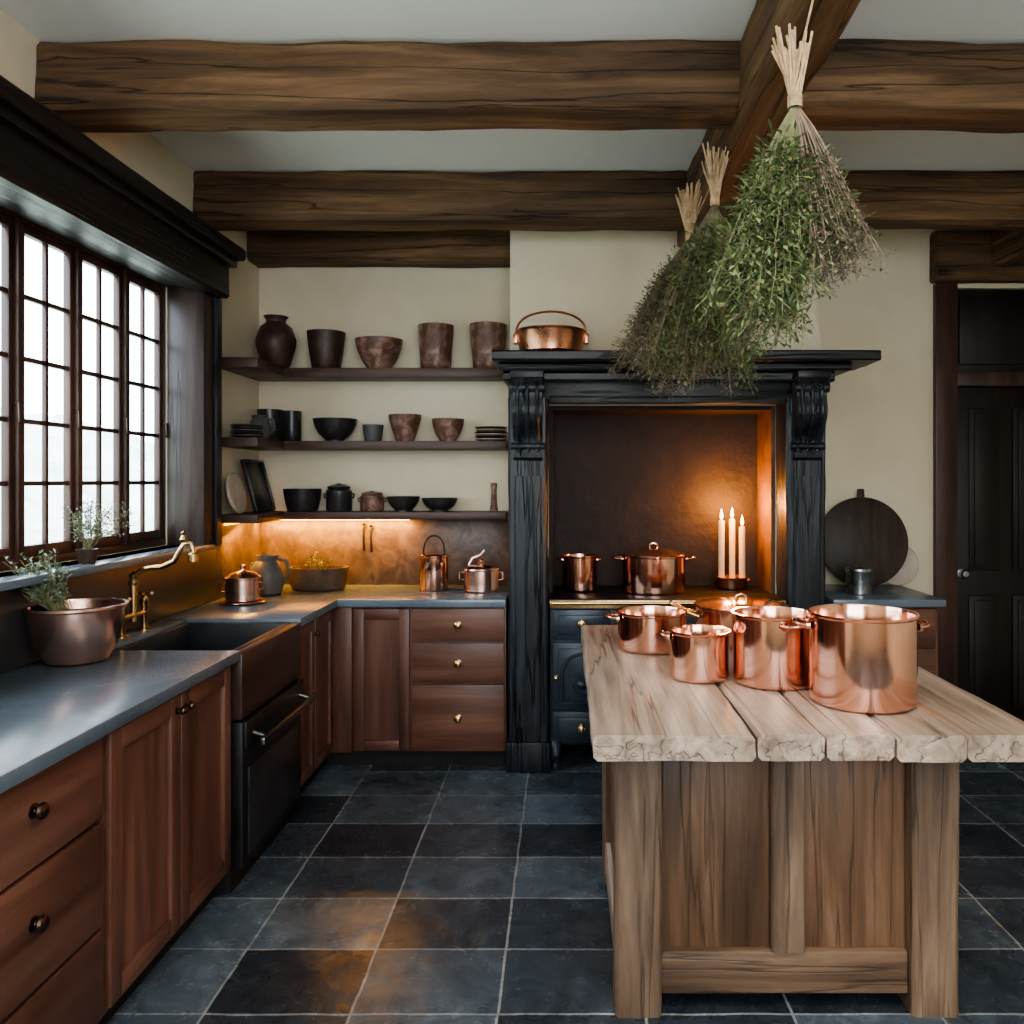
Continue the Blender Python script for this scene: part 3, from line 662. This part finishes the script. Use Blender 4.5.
# ---------------------------------------------------------------- hanging herbs
def bundle(tie,anchor,straw_len,straw_dir,groups):
    b=B('hanging_herb_bundle'); tie=Vector(tie); sd=Vector(straw_dir).normalized()
    for i in range(46):
        e=tie+sd*straw_len*U(.7,1.05)+Vector((U(-1,1),U(-1,1),U(-.3,.3)))*straw_len*.26
        j=Vector((U(-.012,.012),U(-.012,.012),0)); b.tube([tie+j,e],[.0022,.0032],straw,5)
    for k in range(5):
        b.tube([tie+Vector((.017*math.cos(a*.785),.017*math.sin(a*.785),-.012+.006*k)) for a in range(8)],.003,straw,5,True)
    mid=(tie+Vector(anchor))/2+Vector((-.01,0,-.01))
    b.tube([tie,mid,Vector(anchor)],.0028,straw,5)
    for g in groups:
        for i in range(g['n']):
            d=Vector((U(*g['dx']),U(*g['dy']),-1)); d=d.normalized()*U(*g['L'])
            P=[]
            for k in range(7):
                t=k/6; P.append(tie+Vector((d.x*t**.85,d.y*t**.85,d.z*t))+Vector((U(-1,1),U(-1,1),0))*.006*k/6)
            b.tube(P,[.0022*(1-.6*k/6) for k in range(7)],g['stem'],3)
            for k in range(g['leaves']):
                t=g['t0']+(1-g['t0'])*R()**.8; f=t*6; i0=min(5,int(f)); q=P[i0].lerp(P[i0+1],f-i0)
                w=Vector((U(-1,1),U(-1,1),U(-1.1,.5))).normalized()
                if g.get('spread'):
                    e=q+w*U(.01,g['spread']); b.tube([q,e],.0009,g['stem'],3); q=e
                leaf(b,q,w*U(*g['ls']),U(*g['lw']),random.choice(g['m']))
    return b.done(clean=False)
bundle((.575,2.05,2.505),(.64,2.07,2.832),.17,(-.06,0,1),[
 dict(n=110,dx=(.0,.46),dy=(-.25,.25),L=(.32,.48),stem=lgd,leaves=28,t0=.4,ls=(.008,.020),lw=(.002,.005),m=[lgd,lg3,lg3,lg2],spread=.025),
 dict(n=110,dx=(-.46,.06),dy=(-.25,.25),L=(.40,.61),stem=stemg,leaves=52,t0=.26,ls=(.016,.034),lw=(.003,.007),m=[lg1,lg1,lg2,lg3],spread=.04),
 dict(n=40,dx=(-.30,.30),dy=(-.2,.2),L=(.3,.46),stem=stemg,leaves=44,t0=.35,ls=(.015,.03),lw=(.003,.006),m=[lg1,lg2,lg3],spread=.04)])
bundle((.585,3.2,2.645),(.63,3.22,2.832),.2,(-.03,0,1),[
 dict(n=140,dx=(-.44,.28),dy=(-.3,.3),L=(.40,.74),stem=stemg,leaves=50,t0=.25,ls=(.018,.036),lw=(.003,.008),m=[lg1,lg1,lg2,lg3],spread=.05),
 dict(n=60,dx=(-.52,.1),dy=(-.3,.3),L=(.5,.78),stem=lgd,leaves=34,t0=.35,ls=(.01,.02),lw=(.002,.005),m=[lg3,lgd,lg3],spread=.05)])
bundle((.534,3.52,2.60),(.63,3.54,2.832),.22,(-.02,0,1),[
 dict(n=140,dx=(-.62,.15),dy=(-.3,.3),L=(.32,.68),stem=lgd,leaves=46,t0=.28,ls=(.012,.028),lw=(.003,.006),m=[lg3,lgd,lg3,lg1],spread=.05)])

# ---------------------------------------------------------------- outside
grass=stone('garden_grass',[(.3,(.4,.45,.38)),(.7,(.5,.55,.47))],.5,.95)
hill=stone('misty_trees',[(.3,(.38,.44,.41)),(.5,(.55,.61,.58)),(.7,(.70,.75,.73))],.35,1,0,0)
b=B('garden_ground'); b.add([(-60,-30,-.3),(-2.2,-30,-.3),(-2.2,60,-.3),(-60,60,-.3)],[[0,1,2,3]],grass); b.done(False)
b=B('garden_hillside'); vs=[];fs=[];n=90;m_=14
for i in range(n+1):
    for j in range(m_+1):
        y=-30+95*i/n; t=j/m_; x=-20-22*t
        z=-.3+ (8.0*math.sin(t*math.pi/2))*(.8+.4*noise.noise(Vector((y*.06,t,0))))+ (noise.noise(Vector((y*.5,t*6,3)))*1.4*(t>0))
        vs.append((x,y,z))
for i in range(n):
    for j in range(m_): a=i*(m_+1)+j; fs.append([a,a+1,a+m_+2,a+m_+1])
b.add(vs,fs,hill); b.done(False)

# ---------------------------------------------------------------- light
w=bpy.data.worlds.new('World'); scene.world=w; w.use_nodes=True
bg=w.node_tree.nodes['Background']; bg.inputs[0].default_value=(.82,.91,1.0,1); bg.inputs[1].default_value=10.5
def area(name,loc,rot,sx,sy,power,col,portal=False):
    l=bpy.data.lights.new(name,'AREA'); l.shape='RECTANGLE'; l.size=sx; l.size_y=sy; l.energy=power; l.color=col
    o=bpy.data.objects.new(name,l); o.location=loc; o.rotation_euler=rot; scene.collection.objects.link(o)
    if portal: l.cycles.is_portal=True
    return o
area('portal_left',(XO-.03,(WY0+WY1)/2,(WZ0+WZ1)/2),(0,-math.pi/2,0),WZ1-WZ0,WY1-WY0,1,(1,1,1),True)
area('portal_front',((FX0+FX1)/2,YF-.15,(FZ0+FZ1)/2),(math.pi/2,0,0),FX1-FX0,FZ1-FZ0,1,(1,1,1),True)
area('led_light',(-1.40,4.93,1.312),(math.radians(20),0,0),.9,.02,17,(1,.43,.06))
area('led_light_side',(-1.80,4.68,1.312),(0,math.radians(-15),math.pi/2),.5,.02,7,(1,.43,.06))
for x,e in ((.915,9),(.98,9),(1.03,8)):
    l=bpy.data.lights.new('candle_light','POINT'); l.energy=e; l.color=(1,.34,.06); l.shadow_soft_size=.015
    o=bpy.data.objects.new('candle_light',l); o.location=(x,4.76,1.425); scene.collection.objects.link(o)
area('room_fill',(.6,1.0,3.08),(0,0,0),1.4,.8,48,(1,.92,.80))  # added overhead fill for the room, not an actual fixture
area('ceiling_fill',(.3,-.7,2.1),(math.radians(200),0,0),1.6,.6,85,(1,.96,.88))  # added unseen light aimed upward to brighten the ceiling

cam=bpy.data.cameras.new('Camera'); cam.sensor_width=36; cam.lens=820/1024*36; cam.shift_x=-53/1024; cam.shift_y=-32/1024; cam.clip_start=.05
co=bpy.data.objects.new('Camera',cam); co.location=(0,0,1.56); co.rotation_euler=(math.pi/2,0,0); scene.collection.objects.link(co); scene.camera=co
